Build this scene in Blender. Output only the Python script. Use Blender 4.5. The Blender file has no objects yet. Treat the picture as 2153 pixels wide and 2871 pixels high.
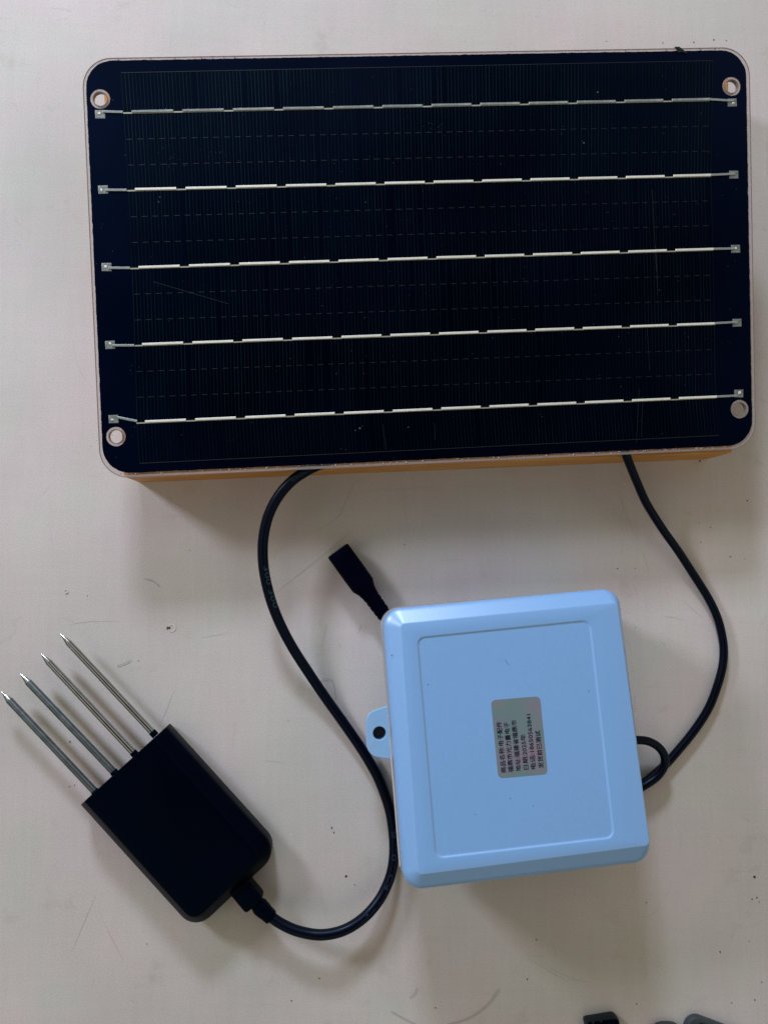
import bpy, math, random
import numpy as np
from mathutils import Vector, Matrix
random.seed(7)
S = bpy.context.scene
COL = S.collection
MM = 0.001

# ------------------------------------------------------------------ camera
F, CX, CY, H = 2156.0, 1076.5, 1435.5, 0.33          # focal length (photo px), centre, height over table (m)
d = np.array([-0.057, 0.058, 1.0]); d /= np.linalg.norm(d)      # straight down, in lens axes (x right, y down, z forward)
zw = -d
xw = np.array([1.0, 0, 0]) - zw * zw[0]; xw /= np.linalg.norm(xw)
yw = np.cross(zw, xw)
R = np.array([xw, yw, zw])                              # lens axes -> world
CAM = np.array([0, 0, H])
def ray(u, v):
    r = np.array([(u - CX) / F, (v - CY) / F, 1.0]); return R @ r
def P(u, v, z=0.0):
    """world point (m) seen at photo pixel u,v at height z (m)"""
    r = ray(u, v); t = (z - CAM[2]) / r[2]; return CAM + r * t
cam = bpy.data.cameras.new("camera"); co = bpy.data.objects.new("camera", cam); COL.objects.link(co)
Rb = R @ np.diag([1, -1, -1])
M4 = Matrix.Identity(4)
for i in range(3):
    for j in range(3): M4[i][j] = Rb[i][j]
    M4[i][3] = CAM[i]
co.matrix_world = M4
cam.sensor_fit = 'HORIZONTAL'; cam.sensor_width = 36; cam.lens = 36 * F / 2153.0
cam.clip_start = 0.01; cam.clip_end = 50
S.camera = co

# ------------------------------------------------------------------ world, lamps, exposure
w = bpy.data.worlds.new("World"); S.world = w; w.use_nodes = True
bg = w.node_tree.nodes['Background']; bg.inputs[1].default_value = 0.79
# a room: warm lit walls round about, unlit ceiling above, a little brighter towards the windows on the left
_n = w.node_tree.nodes; _l = w.node_tree.links.new
_tc = _n.new('ShaderNodeTexCoord'); _sp = _n.new('ShaderNodeSeparateXYZ'); _rp = _n.new('ShaderNodeValToRGB'); _rp.color_ramp.interpolation = 'EASE'
_l(_tc.outputs['Generated'], _sp.inputs[0]); _mx = _n.new('ShaderNodeMath'); _mx.operation = 'MULTIPLY_ADD'; _mx.inputs[1].default_value = 0.12; _l(_sp.outputs['X'], _mx.inputs[0]); _l(_sp.outputs['Z'], _mx.inputs[2]); _l(_mx.outputs[0], _rp.inputs[0]); _l(_rp.outputs[0], bg.inputs[0])
_e = _rp.color_ramp.elements; _e[0].position = 0.0; _e[0].color = (0.10, 0.09, 0.07, 1); _e[1].position = 0.94; _e[1].color = (0.02, 0.02, 0.03, 1)
for _p, _c in ((0.35, (0.18, 0.165, 0.12, 1)), (0.55, (0.58, 0.53, 0.40, 1)), (0.80, (0.86, 0.77, 0.61, 1)), (0.875, (0.46, 0.46, 0.46, 1))):
    _k = _e.new(_p); _k.color = _c
def area(name, loc, size, sizey, power, color, target=(0, 0, 0)):
    l = bpy.data.lights.new(name, 'AREA'); l.shape = 'RECTANGLE'; l.size = size; l.size_y = sizey; l.energy = power; l.color = color
    o = bpy.data.objects.new(name, l); COL.objects.link(o)
    o.location = loc; o.rotation_euler = (Vector(target) - Vector(loc)).to_track_quat('-Z', 'Y').to_euler()
    return o
area('window_light', (-0.22, 1.25, 0.62), 0.22, 0.15, 13.2, (0.73, 0.83, 1.0))
area('side_window_light', (-0.76, 0.52, 0.47), 0.17, 0.15, 5.9, (0.80, 0.85, 1.0))
S.view_settings.view_transform = 'Standard'; S.view_settings.look = 'None'
S.view_settings.exposure = 0; S.view_settings.gamma = 1

# ------------------------------------------------------------------ materials
def mat(name, col, rough=0.5, metal=0.0, spec=0.5, **kw):
    m = bpy.data.materials.new(name); m.use_nodes = True
    b = m.node_tree.nodes['Principled BSDF']
    b.inputs['Base Color'].default_value = (*col, 1); b.inputs['Roughness'].default_value = rough
    b.inputs['Metallic'].default_value = metal; b.inputs['Specular IOR Level'].default_value = spec
    for k, v in kw.items(): b.inputs[k.replace('_', ' ')].default_value = v
    return m
def nd(m, t, **kw):
    n = m.node_tree.nodes.new(t)
    for k, v in kw.items(): setattr(n, k, v)
    return n
def noisy(m, c1, c2, scale, detail=4, bump=0.0, bscale=None, bdist=0.0001, rough=None, stretch=None, p=(0.35, 0.65)):
    """object-space noise between two colours, with fine relief"""
    nt = m.node_tree; b = nt.nodes['Principled BSDF']
    tc = nd(m, 'ShaderNodeTexCoord'); mp = nd(m, 'ShaderNodeMapping'); nt.links.new(tc.outputs['Object'], mp.inputs[0])
    if stretch: mp.inputs['Scale'].default_value = stretch
    n = nd(m, 'ShaderNodeTexNoise'); n.inputs['Scale'].default_value = scale; n.inputs['Detail'].default_value = detail
    nt.links.new(mp.outputs[0], n.inputs['Vector'])
    r = nd(m, 'ShaderNodeValToRGB'); r.color_ramp.elements[0].position = p[0]; r.color_ramp.elements[1].position = p[1]
    r.color_ramp.elements[0].color = (*c1, 1); r.color_ramp.elements[1].color = (*c2, 1)
    nt.links.new(n.outputs['Fac'], r.inputs[0]); nt.links.new(r.outputs[0], b.inputs['Base Color'])
    if rough:
        mr = nd(m, 'ShaderNodeMapRange'); mr.inputs['To Min'].default_value = rough[0]; mr.inputs['To Max'].default_value = rough[1]
        nt.links.new(n.outputs['Fac'], mr.inputs[0]); nt.links.new(mr.outputs[0], b.inputs['Roughness'])
    if bump:
        n2 = nd(m, 'ShaderNodeTexNoise'); n2.inputs['Scale'].default_value = bscale or scale * 4; n2.inputs['Detail'].default_value = 6
        nt.links.new(tc.outputs['Object'], n2.inputs['Vector'])
        bp = nd(m, 'ShaderNodeBump'); bp.inputs['Strength'].default_value = bump; bp.inputs['Distance'].default_value = bdist
        nt.links.new(n2.outputs['Fac'], bp.inputs['Height']); nt.links.new(bp.outputs[0], b.inputs['Normal'])
    return m

def table_material():
    m = mat('painted tabletop', (0.5, 0.47, 0.45), 0.5, spec=0.35); nt = m.node_tree; b = nt.nodes['Principled BSDF']; L = nt.links.new
    tc = nd(m, 'ShaderNodeTexCoord'); pos = tc.outputs['Object']
    def noise(scale, detail=4, stretch=None, rough=0.5):
        n = nd(m, 'ShaderNodeTexNoise'); n.inputs['Scale'].default_value = scale; n.inputs['Detail'].default_value = detail; n.inputs['Roughness'].default_value = rough
        if stretch:
            mp = nd(m, 'ShaderNodeMapping'); mp.inputs['Scale'].default_value = stretch; L(pos, mp.inputs[0]); L(mp.outputs[0], n.inputs['Vector'])
        else: L(pos, n.inputs['Vector'])
        return n.outputs['Fac']
    def ramp(f, a, c, p0, p1):
        r = nd(m, 'ShaderNodeValToRGB'); e = r.color_ramp.elements; e[0].position = p0; e[1].position = p1
        e[0].color = (*a, 1); e[1].color = (*c, 1); L(f, r.inputs[0]); return r.outputs[0]
    def mix(fac, a, c, mode='MIX'):
        x = nd(m, 'ShaderNodeMix', data_type='RGBA', blend_type=mode)
        if isinstance(fac, float): x.inputs[0].default_value = fac
        else: L(fac, x.inputs[0])
        L(a, x.inputs[6]); 
        if isinstance(c, tuple): x.inputs[7].default_value = (*c, 1)
        else: L(c, x.inputs[7])
        return x.outputs[2]
    base = ramp(noise(9, 3), (0.525, 0.490, 0.468), (0.625, 0.568, 0.555), 0.35, 0.65)       # broad pinkish / greenish drift
    tint = ramp(noise(26, 3), (0.95, 1.0, 0.965), (1.0, 0.968, 0.985), 0.35, 0.65)
    c = mix(1.0, base, tint, 'MULTIPLY')
    streak = ramp(noise(60, 5, (6.0, 0.5, 1)), (0.975,) * 3, (1.012,) * 3, 0.3, 0.7)          # faint brushed grain down the board
    c = mix(1.0, c, streak, 'MULTIPLY')
    streak2 = ramp(noise(60, 5, (0.4, 7.0, 1)), (0.985,) * 3, (1.008,) * 3, 0.3, 0.7)
    c = mix(1.0, c, streak2, 'MULTIPLY')
    grain = ramp(noise(1700, 2), (0.86,) * 3, (1.12,) * 3, 0.28, 0.72)
    c = mix(0.75, c, mix(1.0, c, grain, 'MULTIPLY'))
    stain = ramp(noise(38, 6, None, 0.65), (0.84, 0.82, 0.79), (1, 1, 1), 0.22, 0.40)          # grubby patches
    c = mix(1.0, c, stain, 'MULTIPLY')
    # fine scratches: thin iso-lines of stretched noise, kept to patches
    def scratches(scale, stretch, width, rot):
        mp = nd(m, 'ShaderNodeMapping'); mp.inputs['Scale'].default_value = stretch; mp.inputs['Rotation'].default_value = (0, 0, rot); L(pos, mp.inputs[0])
        n = nd(m, 'ShaderNodeTexNoise'); n.inputs['Scale'].default_value = scale; n.inputs['Detail'].default_value = 1; L(mp.outputs[0], n.inputs['Vector'])
        s = nd(m, 'ShaderNodeMath', operation='SUBTRACT'); s.inputs[1].default_value = 0.5; L(n.outputs['Fac'], s.inputs[0])
        a = nd(m, 'ShaderNodeMath', operation='ABSOLUTE'); L(s.outputs[0], a.inputs[0])
        l = nd(m, 'ShaderNodeMath', operation='LESS_THAN'); l.inputs[1].default_value = width; L(a.outputs[0], l.inputs[0])
        g = nd(m, 'ShaderNodeMath', operation='GREATER_THAN'); g.inputs[1].default_value = 0.60; L(noise(45 + scale, 3), g.inputs[0])
        q = nd(m, 'ShaderNodeMath', operation='MULTIPLY'); L(l.outputs[0], q.inputs[0]); L(g.outputs[0], q.inputs[1]); return q.outputs[0]
    for sc, st, wd, ro in ((30, (1, 0.25, 1), 0.0035, 0.6), (24, (1, 0.3, 1), 0.003, -0.9), (40, (0.3, 1, 1), 0.004, 0.15)):
        f = scratches(sc, st, wd, ro)
        k = nd(m, 'ShaderNodeMath', operation='MULTIPLY'); k.inputs[1].default_value = 0.09; L(f, k.inputs[0])
        c = mix(k.outputs[0], c, (0.23, 0.21, 0.19))
    # specks of dirt
    vo = nd(m, 'ShaderNodeTexVoronoi'); vo.inputs['Scale'].default_value = 95; L(pos, vo.inputs['Vector'])
    sp = nd(m, 'ShaderNodeMath', operation='LESS_THAN'); sp.inputs[1].default_value = 0.030; L(vo.outputs['Distance'], sp.inputs[0])
    pick = nd(m, 'ShaderNodeMath', operation='GREATER_THAN'); pick.inputs[1].default_value = 0.9; 
    sx = nd(m, 'ShaderNodeSeparateColor'); L(vo.outputs['Color'], sx.inputs[0]); L(sx.outputs[0], pick.inputs[0])
    q = nd(m, 'ShaderNodeMath', operation='MULTIPLY'); L(sp.outputs[0], q.inputs[0]); L(pick.outputs[0], q.inputs[1])
    q2 = nd(m, 'ShaderNodeMath', operation='MULTIPLY'); q2.inputs[1].default_value = 0.55; L(q.outputs[0], q2.inputs[0])
    c = mix(q2.outputs[0], c, (0.13, 0.11, 0.10))
    L(c, b.inputs['Base Color'])
    bp = nd(m, 'ShaderNodeBump'); bp.inputs['Strength'].default_value = 0.35; bp.inputs['Distance'].default_value = 0.00006
    L(noise(1500, 5), bp.inputs['Height'])
    bp2 = nd(m, 'ShaderNodeBump'); bp2.inputs['Strength'].default_value = 0.5; bp2.inputs['Distance'].default_value = 0.0003
    L(noise(60, 4), bp2.inputs['Height']); L(bp.outputs[0], bp2.inputs['Normal']); L(bp2.outputs[0], b.inputs['Normal'])
    return m

def clear_material(name, col, keep=0.75):
    """thin clear plastic: mostly see-through, a little sheen"""
    m = bpy.data.materials.new(name); m.use_nodes = True; nt = m.node_tree
    b = nt.nodes['Principled BSDF']; b.inputs['Base Color'].default_value = (*col, 1); b.inputs['Roughness'].default_value = 0.25
    t = nd(m, 'ShaderNodeBsdfTransparent'); t.inputs[0].default_value = (0.97, 0.955, 0.955, 1)
    x = nd(m, 'ShaderNodeMixShader'); x.inputs[0].default_value = keep
    nt.links.new(b.outputs[0], x.inputs[1]); nt.links.new(t.outputs[0], x.inputs[2])
    nt.links.new(x.outputs[0], nt.nodes['Material Output'].inputs[0]); return m

M = {}
M['table'] = table_material()
M['film'] = clear_material('clear laminate film', (0.70, 0.62, 0.60), 0.82)
M['film_edge'] = mat('laminate edge', (0.20, 0.17, 0.17), 0.35)
M['clear'] = clear_material('clear gasket', (0.40, 0.42, 0.47), 0.68)
M['cell'] = noisy(mat('dark solar sheet', (0.0005, 0.001, 0.005), 0.25, spec=0.36, Specular_Tint=(0.02, 0.22, 1, 1)), (0.0002, 0.0004, 0.0018), (0.0004, 0.0009, 0.0036), 14, 3, bump=0.1, bscale=250, bdist=0.00005, rough=(0.20, 0.34))
M['silicon'] = noisy(mat('black silicon', (0.0005, 0.001, 0.004), 0.27, spec=0.30, Specular_Tint=(0.02, 0.22, 0.9, 1)), (0.0001, 0.0002, 0.0010), (0.0003, 0.0006, 0.0026), 14, 3, rough=(0.22, 0.36))
M['finger'] = noisy(mat('printed fingers', (0.012, 0.03, 0.04), 0.32, 0.9, spec=0.2), (0.005, 0.017, 0.023), (0.024, 0.062, 0.075), 22, 4)
M['ribbon'] = noisy(mat('tinned ribbon', (0.8, 0.8, 0.74), 0.34, 0.25), (0.74, 0.74, 0.65), (1.0, 1.0, 0.90), 130, 5, bump=0.5, bscale=900, bdist=0.00008, rough=(0.35, 0.55))
M['busline'] = mat('printed busbar silver', (0.42, 0.42, 0.33), 0.5, 0.6)
M['ribbon_dull'] = noisy(mat('dull ribbon', (0.4, 0.42, 0.4), 0.4, 0.3), (0.22, 0.25, 0.25), (0.40, 0.44, 0.41), 260, 4, bump=0.4, bscale=900, bdist=0.00008)  # greyer ribbon, for the first row and the leads
M['pad'] = noisy(mat('solder pad', (0.4, 0.42, 0.42), 0.5, 0.6), (0.17, 0.19, 0.19), (0.30, 0.32, 0.31), 500, 3, bump=0.5, bscale=900, bdist=0.0001)
M['wood'] = noisy(mat('honey wood', (0.5, 0.25, 0.06), 0.5), (0.50, 0.20, 0.025), (0.70, 0.32, 0.05), 60, 5, stretch=(0.6, 6, 9), bump=0.2, bscale=300)
M['lid'] = noisy(mat('pale blue white plastic', (0.4, 0.6, 0.85), 0.36, spec=0.6, Coat_Weight=0.9, Coat_Roughness=0.36), (0.215, 0.43, 0.78), (0.225, 0.445, 0.80), 900, 2, bump=0.25, bscale=1800, bdist=0.00006)
M['lid_base'] = noisy(mat('pale box plastic', (0.4, 0.6, 0.8), 0.4), (0.26, 0.46, 0.68), (0.29, 0.49, 0.72), 200, 2, bump=0.15, bscale=1500, bdist=0.00005)
M['latch'] = mat('dark latch', (0.008, 0.022, 0.04), 0.5)
M['slot'] = mat('dark slot', (0.02, 0.03, 0.05), 0.6)
M['sensor'] = noisy(mat('black sensor plastic', (0.003, 0.006, 0.014), 0.36, spec=0.16, IOR=1.33, Specular_Tint=(0.08, 0.45, 1, 1)), (0.0002, 0.0006, 0.003), (0.0004, 0.0010, 0.0042), 30, 3, bump=0.15, bscale=1400, bdist=0.00005, rough=(0.33, 0.45))
M['rubber'] = mat('black cable jacket', (0.0008, 0.001, 0.006), 0.33, spec=0.2, Specular_Tint=(0.5, 0.75, 1, 1))
M['plug'] = mat('matt black plug', (0.0005, 0.0006, 0.005), 0.55, spec=0.05, Specular_Tint=(0.3, 0.4, 1, 1))
M['steel'] = noisy(mat('steel probe', (0.42, 0.45, 0.45), 0.2, 1.0), (0.36, 0.39, 0.41), (0.42, 0.45, 0.47), 300, 2, rough=(0.14, 0.19))
M['steel_dull'] = noisy(mat('dull steel probe', (0.25, 0.3, 0.33), 0.42, 1.0), (0.15, 0.19, 0.22), (0.21, 0.25, 0.27), 400, 3, rough=(0.32, 0.42))
M['ink'] = mat('black print', (0.008, 0.010, 0.03), 0.6, spec=0.2)
M['cable_print'] = mat('faint teal print', (0.022, 0.055, 0.066), 0.6, spec=0.2)
M['cable_print_faint'] = mat('faded navy print', (0.008, 0.018, 0.045), 0.6, spec=0.2)
M['dirt'] = mat('dirt', (0.05, 0.04, 0.035), 0.9, spec=0.1)
M['scratch'] = mat('scratch', (0.40, 0.365, 0.34), 0.9, spec=0.1)
M['chipwhite'] = mat('lifted paint', (0.62, 0.58, 0.57), 0.5)
M['hair'] = mat('dark hair', (0.10, 0.085, 0.075), 0.6)
M['rust'] = mat('bare brown board', (0.09, 0.045, 0.02), 0.8)
M['dust'] = mat('pale dust', (0.28, 0.30, 0.33), 0.9)
M['bubble'] = mat('white glue bubble', (0.62, 0.58, 0.56), 0.35)
M['grey'] = noisy(mat('grey plastic', (0.06, 0.07, 0.08), 0.45), (0.025, 0.035, 0.040), (0.035, 0.046, 0.052), 300, 3)
M['teal_black'] = mat('dark teal plastic', (0.002, 0.008, 0.014), 0.4, spec=0.4)
def sticker_material():
    m = mat('silver holographic sticker', (0.3, 0.3, 0.3), 0.38, 0.3); nt = m.node_tree; b = nt.nodes['Principled BSDF']
    tc = nd(m, 'ShaderNodeTexCoord'); n = nd(m, 'ShaderNodeTexNoise'); n.inputs['Scale'].default_value = 55; n.inputs['Detail'].default_value = 2
    nt.links.new(tc.outputs['Object'], n.inputs['Vector'])
    r = nd(m, 'ShaderNodeValToRGB'); e = r.color_ramp.elements
    e[0].position = 0.30; e[0].color = (0.36, 0.22, 0.26, 1); e[1].position = 0.72; e[1].color = (0.24, 0.26, 0.34, 1)
    for p_, c_ in ((0.42, (0.28, 0.26, 0.32, 1)), (0.5, (0.25, 0.28, 0.32, 1)), (0.6, (0.19, 0.30, 0.30, 1))):
        k = e.new(p_); k.color = c_
    nt.links.new(n.outputs['Fac'], r.inputs[0]); nt.links.new(r.outputs[0], b.inputs['Base Color'])
    return m
M['sticker'] = sticker_material()

# ------------------------------------------------------------------ helpers
def tag(o, label=None, cat=None, group=None, kind=None):
    for k, v in (('label', label), ('category', cat), ('group', group), ('kind', kind)):
        if v: o[k] = v
    return o
def empty(name, mw, label, cat):
    o = bpy.data.objects.new(name, None); COL.objects.link(o); o.matrix_world = mw; o.empty_display_size = 0.01
    return tag(o, label, cat)
def link(name, me, m, parent=None, smooth=False, angle=35):
    o = bpy.data.objects.new(name, me); COL.objects.link(o)
    if m is not None and not me.materials: me.materials.append(m)
    if parent is not None: o.parent = parent
    if smooth:
        me.polygons.foreach_set('use_smooth', [True] * len(me.polygons))
        try: me.set_sharp_from_angle(angle=math.radians(angle))
        except Exception: pass
    return o
def mesh(name, vs, fs):
    me = bpy.data.meshes.new(name); me.from_pydata([tuple(map(float, v)) for v in vs], [], fs); me.update(); return me
def frame(o, x, y):
    """4x4 from origin and two in-plane axes (np), z = x cross y"""
    x = x / np.linalg.norm(x); y = y - x * (x @ y); y /= np.linalg.norm(y); z = np.cross(x, y)
    m = Matrix.Identity(4)
    for i in range(3): m[i][0], m[i][1], m[i][2], m[i][3] = x[i], y[i], z[i], o[i]
    return m
class Plane:
    """a real plane in the world with its own local axes; px() gives local x,y of what the photo shows on it"""
    def __init__(s, m): s.m = m; s.i = m.inverted()
    def px(s, u, v, z=0.0):
        a = s.i @ Vector(CAM); b = (s.i.to_3x3() @ Vector(ray(u, v)))
        t = (z - a.z) / b.z; q = a + b * t; return (q.x, q.y)
def rounded(corners, radii, n=10):
    pts = []; N = len(corners)
    if not hasattr(radii, '__len__'): radii = [radii] * N
    for i in range(N):
        c = Vector(corners[i]); a = Vector(corners[i - 1]); b = Vector(corners[(i + 1) % N]); r = radii[i]
        u = (a - c).normalized(); v = (b - c).normalized(); ang = u.angle(v); t = r / math.tan(ang / 2)
        cen = c + (u + v).normalized() * (r / math.sin(ang / 2)); p0 = c + u * t; p1 = c + v * t
        a0 = math.atan2(*(p0 - cen).yx); a1 = math.atan2(*(p1 - cen).yx); da = (a1 - a0 + math.pi) % (2 * math.pi) - math.pi
        for k in range(n + 1):
            q = a0 + da * k / n; pts.append((cen.x + r * math.cos(q), cen.y + r * math.sin(q)))
    return pts
def circle(c, r, n=40, jitter=0):
    return [(c[0] + (r + random.uniform(-jitter, jitter)) * math.cos(2 * math.pi * k / n), c[1] + (r + random.uniform(-jitter, jitter)) * math.sin(2 * math.pi * k / n)) for k in range(n)]
def plate(name, outlines, z0, z1, bevel=0.0):
    """flat sheet with holes: outlines in local metres, between heights z0 and z1"""
    cu = bpy.data.curves.new(name, 'CURVE'); cu.dimensions = '2D'; cu.fill_mode = 'BOTH'
    for ol in outlines:
        s = cu.splines.new('POLY'); s.points.add(len(ol) - 1)
        for p, q in zip(s.points, ol): p.co = (q[0], q[1], 0, 1)
        s.use_cyclic_u = True
    cu.extrude = (z1 - z0) / 2 - bevel; cu.bevel_depth = bevel; cu.bevel_resolution = 1; cu.offset = -bevel
    t = bpy.data.objects.new(name, cu); COL.objects.link(t); bpy.context.view_layer.update()
    me = bpy.data.meshes.new_from_object(t.evaluated_get(bpy.context.evaluated_depsgraph_get()))
    bpy.data.objects.remove(t); bpy.data.curves.remove(cu)
    me.transform(Matrix.Translation((0, 0, (z0 + z1) / 2))); me.name = name; me.materials.clear(); return me
def loft(name, loops, cap0=True, cap1=True):
    n = len(loops[0]); vs = [p for l in loops for p in l]; fs = []
    for i in range(len(loops) - 1):
        for k in range(n): fs.append((i * n + k, i * n + (k + 1) % n, (i + 1) * n + (k + 1) % n, (i + 1) * n + k))
    if cap0: fs.append(tuple(range(n))[::-1])
    if cap1: fs.append(tuple(range((len(loops) - 1) * n, len(loops) * n)))
    me = mesh(name, vs, fs)
    import bmesh
    bm = bmesh.new(); bm.from_mesh(me); bmesh.ops.recalc_face_normals(bm, faces=bm.faces); bm.to_mesh(me); bm.free(); return me
def catmull(pts, sub=8):
    pts = [np.array(p, float) for p in pts]; pts = [2 * pts[0] - pts[1]] + pts + [2 * pts[-1] - pts[-2]]; out = []
    for i in range(1, len(pts) - 2):
        p0, p1, p2, p3 = pts[i - 1:i + 3]
        for k in range(sub):
            t = k / sub
            out.append(0.5 * ((2 * p1) + (-p0 + p2) * t + (2 * p0 - 5 * p1 + 4 * p2 - p3) * t * t + (-p0 + 3 * p1 - 3 * p2 + p3) * t ** 3))
    out.append(pts[-2]); out = np.array(out)
    for _ in range(3): out[1:-1] = (out[:-2] + 2 * out[1:-1] + out[2:]) / 4
    return list(out)
def tube(name, path, r, n=20, prof=None):
    """sweep; r a number or list, prof optional (x,y) scale list"""
    loops = []; T = len(path); up = np.array([0, 0, 1.0])
    for i, p in enumerate(path):
        t = path[min(i + 1, T - 1)] - path[max(i - 1, 0)]; t = t / np.linalg.norm(t)
        s = np.cross(t, up); s /= np.linalg.norm(s); q = np.cross(s, t)
        rr = r[i] if hasattr(r, '__len__') else r
        if prof is None: loops.append([p + rr * (math.cos(2 * math.pi * k / n) * s + math.sin(2 * math.pi * k / n) * q) for k in range(n)])
        else: loops.append([p + rr * (a * s + b * q) for a, b in prof])
    return loft(name, loops)
def text_mesh(txt, bold=0.0):
    cu = bpy.data.curves.new('printing', 'FONT'); cu.body = txt; cu.size = 1; cu.offset = bold; cu.resolution_u = 3
    t = bpy.data.objects.new('printing', cu); COL.objects.link(t); bpy.context.view_layer.update()
    me = bpy.data.meshes.new_from_object(t.evaluated_get(bpy.context.evaluated_depsgraph_get()))
    bpy.data.objects.remove(t); bpy.data.curves.remove(cu); me.materials.clear()
    v = np.array([x.co[:] for x in me.vertices]); lo, hi = v.min(0), v.max(0)
    return me, v, lo, hi
def strips(name, segs, z, m, parent=None):
    """flat thin quads, each (x0,y0,x1,y1,width)"""
    vs, fs = [], []
    for x0, y0, x1, y1, wd in segs:
        dx, dy = x1 - x0, y1 - y0; l = math.hypot(dx, dy) or 1; nx, ny = -dy / l * wd / 2, dx / l * wd / 2; k = len(vs)
        vs += [(x0 + nx, y0 + ny, z), (x0 - nx, y0 - ny, z), (x1 - nx, y1 - ny, z), (x1 + nx, y1 + ny, z)]; fs.append((k, k + 1, k + 2, k + 3))
    return link(name, mesh(name, vs, fs), m, parent)
def homography(pts):
    A = []
    for (x, y), (u, v) in zip([(0, 0), (1, 0), (1, 1), (0, 1)], pts):
        A.append([x, y, 1, 0, 0, 0, -u * x, -u * y, -u]); A.append([0, 0, 0, x, y, 1, -v * x, -v * y, -v])
    h = np.linalg.svd(np.array(A))[2][-1].reshape(3, 3)
    K = np.array([[F, 0, CX], [0, F, CY], [0, 0, 1]]); m = np.linalg.inv(K) @ h; return m * np.sign(m[2, 2])
def solve_plane(pts, ref, zref):
    """plane of a rectangle seen with corners pts (TL,TR,BR,BL); scaled so that rectangle point ref is at height zref"""
    m = R @ homography(pts); q = m @ np.array([*ref, 1.0]); s = (zref - H) / q[2]; m = m * s
    return Plane(frame(CAM + m[:, 2], m[:, 0], -m[:, 1]))       # local x right, y up, z to the viewer

# ------------------------------------------------------------------ tabletop
me = mesh('tabletop', [(-0.9, -0.9, 0), (0.9, -0.9, 0), (0.9, 1.1, 0), (-0.9, 1.1, 0), (-0.9, -0.9, -0.03), (0.9, -0.9, -0.03), (0.9, 1.1, -0.03), (-0.9, 1.1, -0.03)],
          [(0, 1, 2, 3), (4, 7, 6, 5), (0, 4, 5, 1), (1, 5, 6, 2), (2, 6, 7, 3), (3, 7, 4, 0)])
table = tag(link('tabletop', me, M['table']), 'off-white painted tabletop with fine scratches, specks and small chips', None, None, 'structure')

# scratches and stray hairs lying on it
def curve_strip(pts, wd, z=0.00006):
    path = catmull([P(u, v, z) for u, v in pts], 6); vs, fs = [], []
    for i, p in enumerate(path):
        t = path[min(i + 1, len(path) - 1)] - path[max(i - 1, 0)]; t /= np.linalg.norm(t); n_ = np.array([-t[1], t[0], 0])
        q = wd / 2 * (0.35 + 0.65 * math.sin(math.pi * min(max(i / (len(path) - 1), .04), .96)))
        vs += [p + n_ * q, p - n_ * q]
        if i: k = 2 * i; fs.append((k - 2, k - 1, k + 1, k))
    return vs, fs
def join(lst):
    V, Fc = [], []
    for vs, fs in lst:
        k = len(V); V += list(vs); Fc += [tuple(i + k for i in f) for f in fs]
    return V, Fc
SCR = [([(772, 1663), (880, 1578), (989, 1488)], .30), ([(845, 1504), (902, 1482), (953, 1443), (978, 1385), (997, 1352), (1025, 1338)], .28),
       ([(901, 1815), (917, 1750)], .25), ([(1132, 1367), (1138, 1440), (1141, 1497)], .22), ([(1235, 1571), (1300, 1569)], .2),
       ([(1003, 1778), (1014, 1754)], .35), ([(1718, 1345), (1745, 1410), (1780, 1510)], .25), ([(1795, 1540), (1808, 1570), (1820, 1605)], .28),
       ([(1776, 1640), (1786, 1668)], .3), ([(1912, 1682), (1945, 1712), (1977, 1738)], .25), ([(1860, 1728), (1890, 1732), (1918, 1740)], .22),
       ([(1853, 1800), (1868, 1812)], .25), ([(487, 1939), (470, 1985), (448, 2033)], .25), ([(268, 2514), (235, 2590), (202, 2668)], .25),
       ([(292, 2586), (320, 2645), (347, 2698)], .25), ([(1485, 2690), (1540, 2725), (1590, 2752)], .3), ([(1515, 2700), (1600, 2745), (1650, 2755)], .22),
       ([(960, 1400), (1050, 1375), (1130, 1370), (1240, 1365)], .2), ([(190, 1754), (240, 1744), (330, 1742)], .22), ([(1915, 1434), (1945, 1444)], .3),
       ([(2138, 640), (2148, 645)], .4), ([(2128, 1115), (2153, 1130)], .3), ([(560, 1790), (640, 1775)], .2), ([(735, 2132), (800, 2140)], .2),
       ([(862, 1860), (878, 1868)], .3), ([(950, 1805), (957, 1816)], .4)]
random.seed(3)
for _ in range(0):
    u, v = random.uniform(20, 2140), random.choice([random.uniform(10, 120), random.uniform(1350, 2860), random.uniform(1350, 2860)])
    a = random.choice([0.1, -0.9, 1.35, 0.8, -1.2]) + random.gauss(0, .25); l = random.uniform(15, 70)
    SCR.append(([(u, v), (u + l / 2 * math.cos(a) + random.gauss(0, 1.5), v + l / 2 * math.sin(a)), (u + l * math.cos(a), v + l * math.sin(a))], random.uniform(.10, .15)))
vs, fs = join([curve_strip(p, w_ * MM * .45) for p, w_ in SCR])
tag(link('surface_scratches', mesh('surface_scratches', vs, fs), M['scratch']), 'fine hairline scratches all over the off-white tabletop', 'scratches', None, 'stuff')
HAIR = [([(407, 1624), (427, 1628), (448, 1645)], .35, 'short curved dark fibre on the tabletop below the left corner of the wooden block'),
        ([(328, 1868), (348, 1861), (367, 1852)], .4, 'short straight fibre lying to the upper right of the steel probes'),
        ([(893, 1915), (912, 1903), (933, 1910), (940, 1945), (942, 1962)], .3, 'thin looped hair lying against the cable left of the pale box'),
        ([(1098, 2838), (1130, 2856), (1170, 2876)], .45, 'dark hair running off the bottom edge, left one below the box'),
        ([(1255, 2874), (1315, 2856), (1365, 2820), (1392, 2785), (1397, 2774)], .45, 'long curved hair rising from the bottom edge below the box'),
        ([(1148, 2799), (1162, 2788), (1169, 2771)], .35, 'short hooked hair on the tabletop below the cable loop')]
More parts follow.
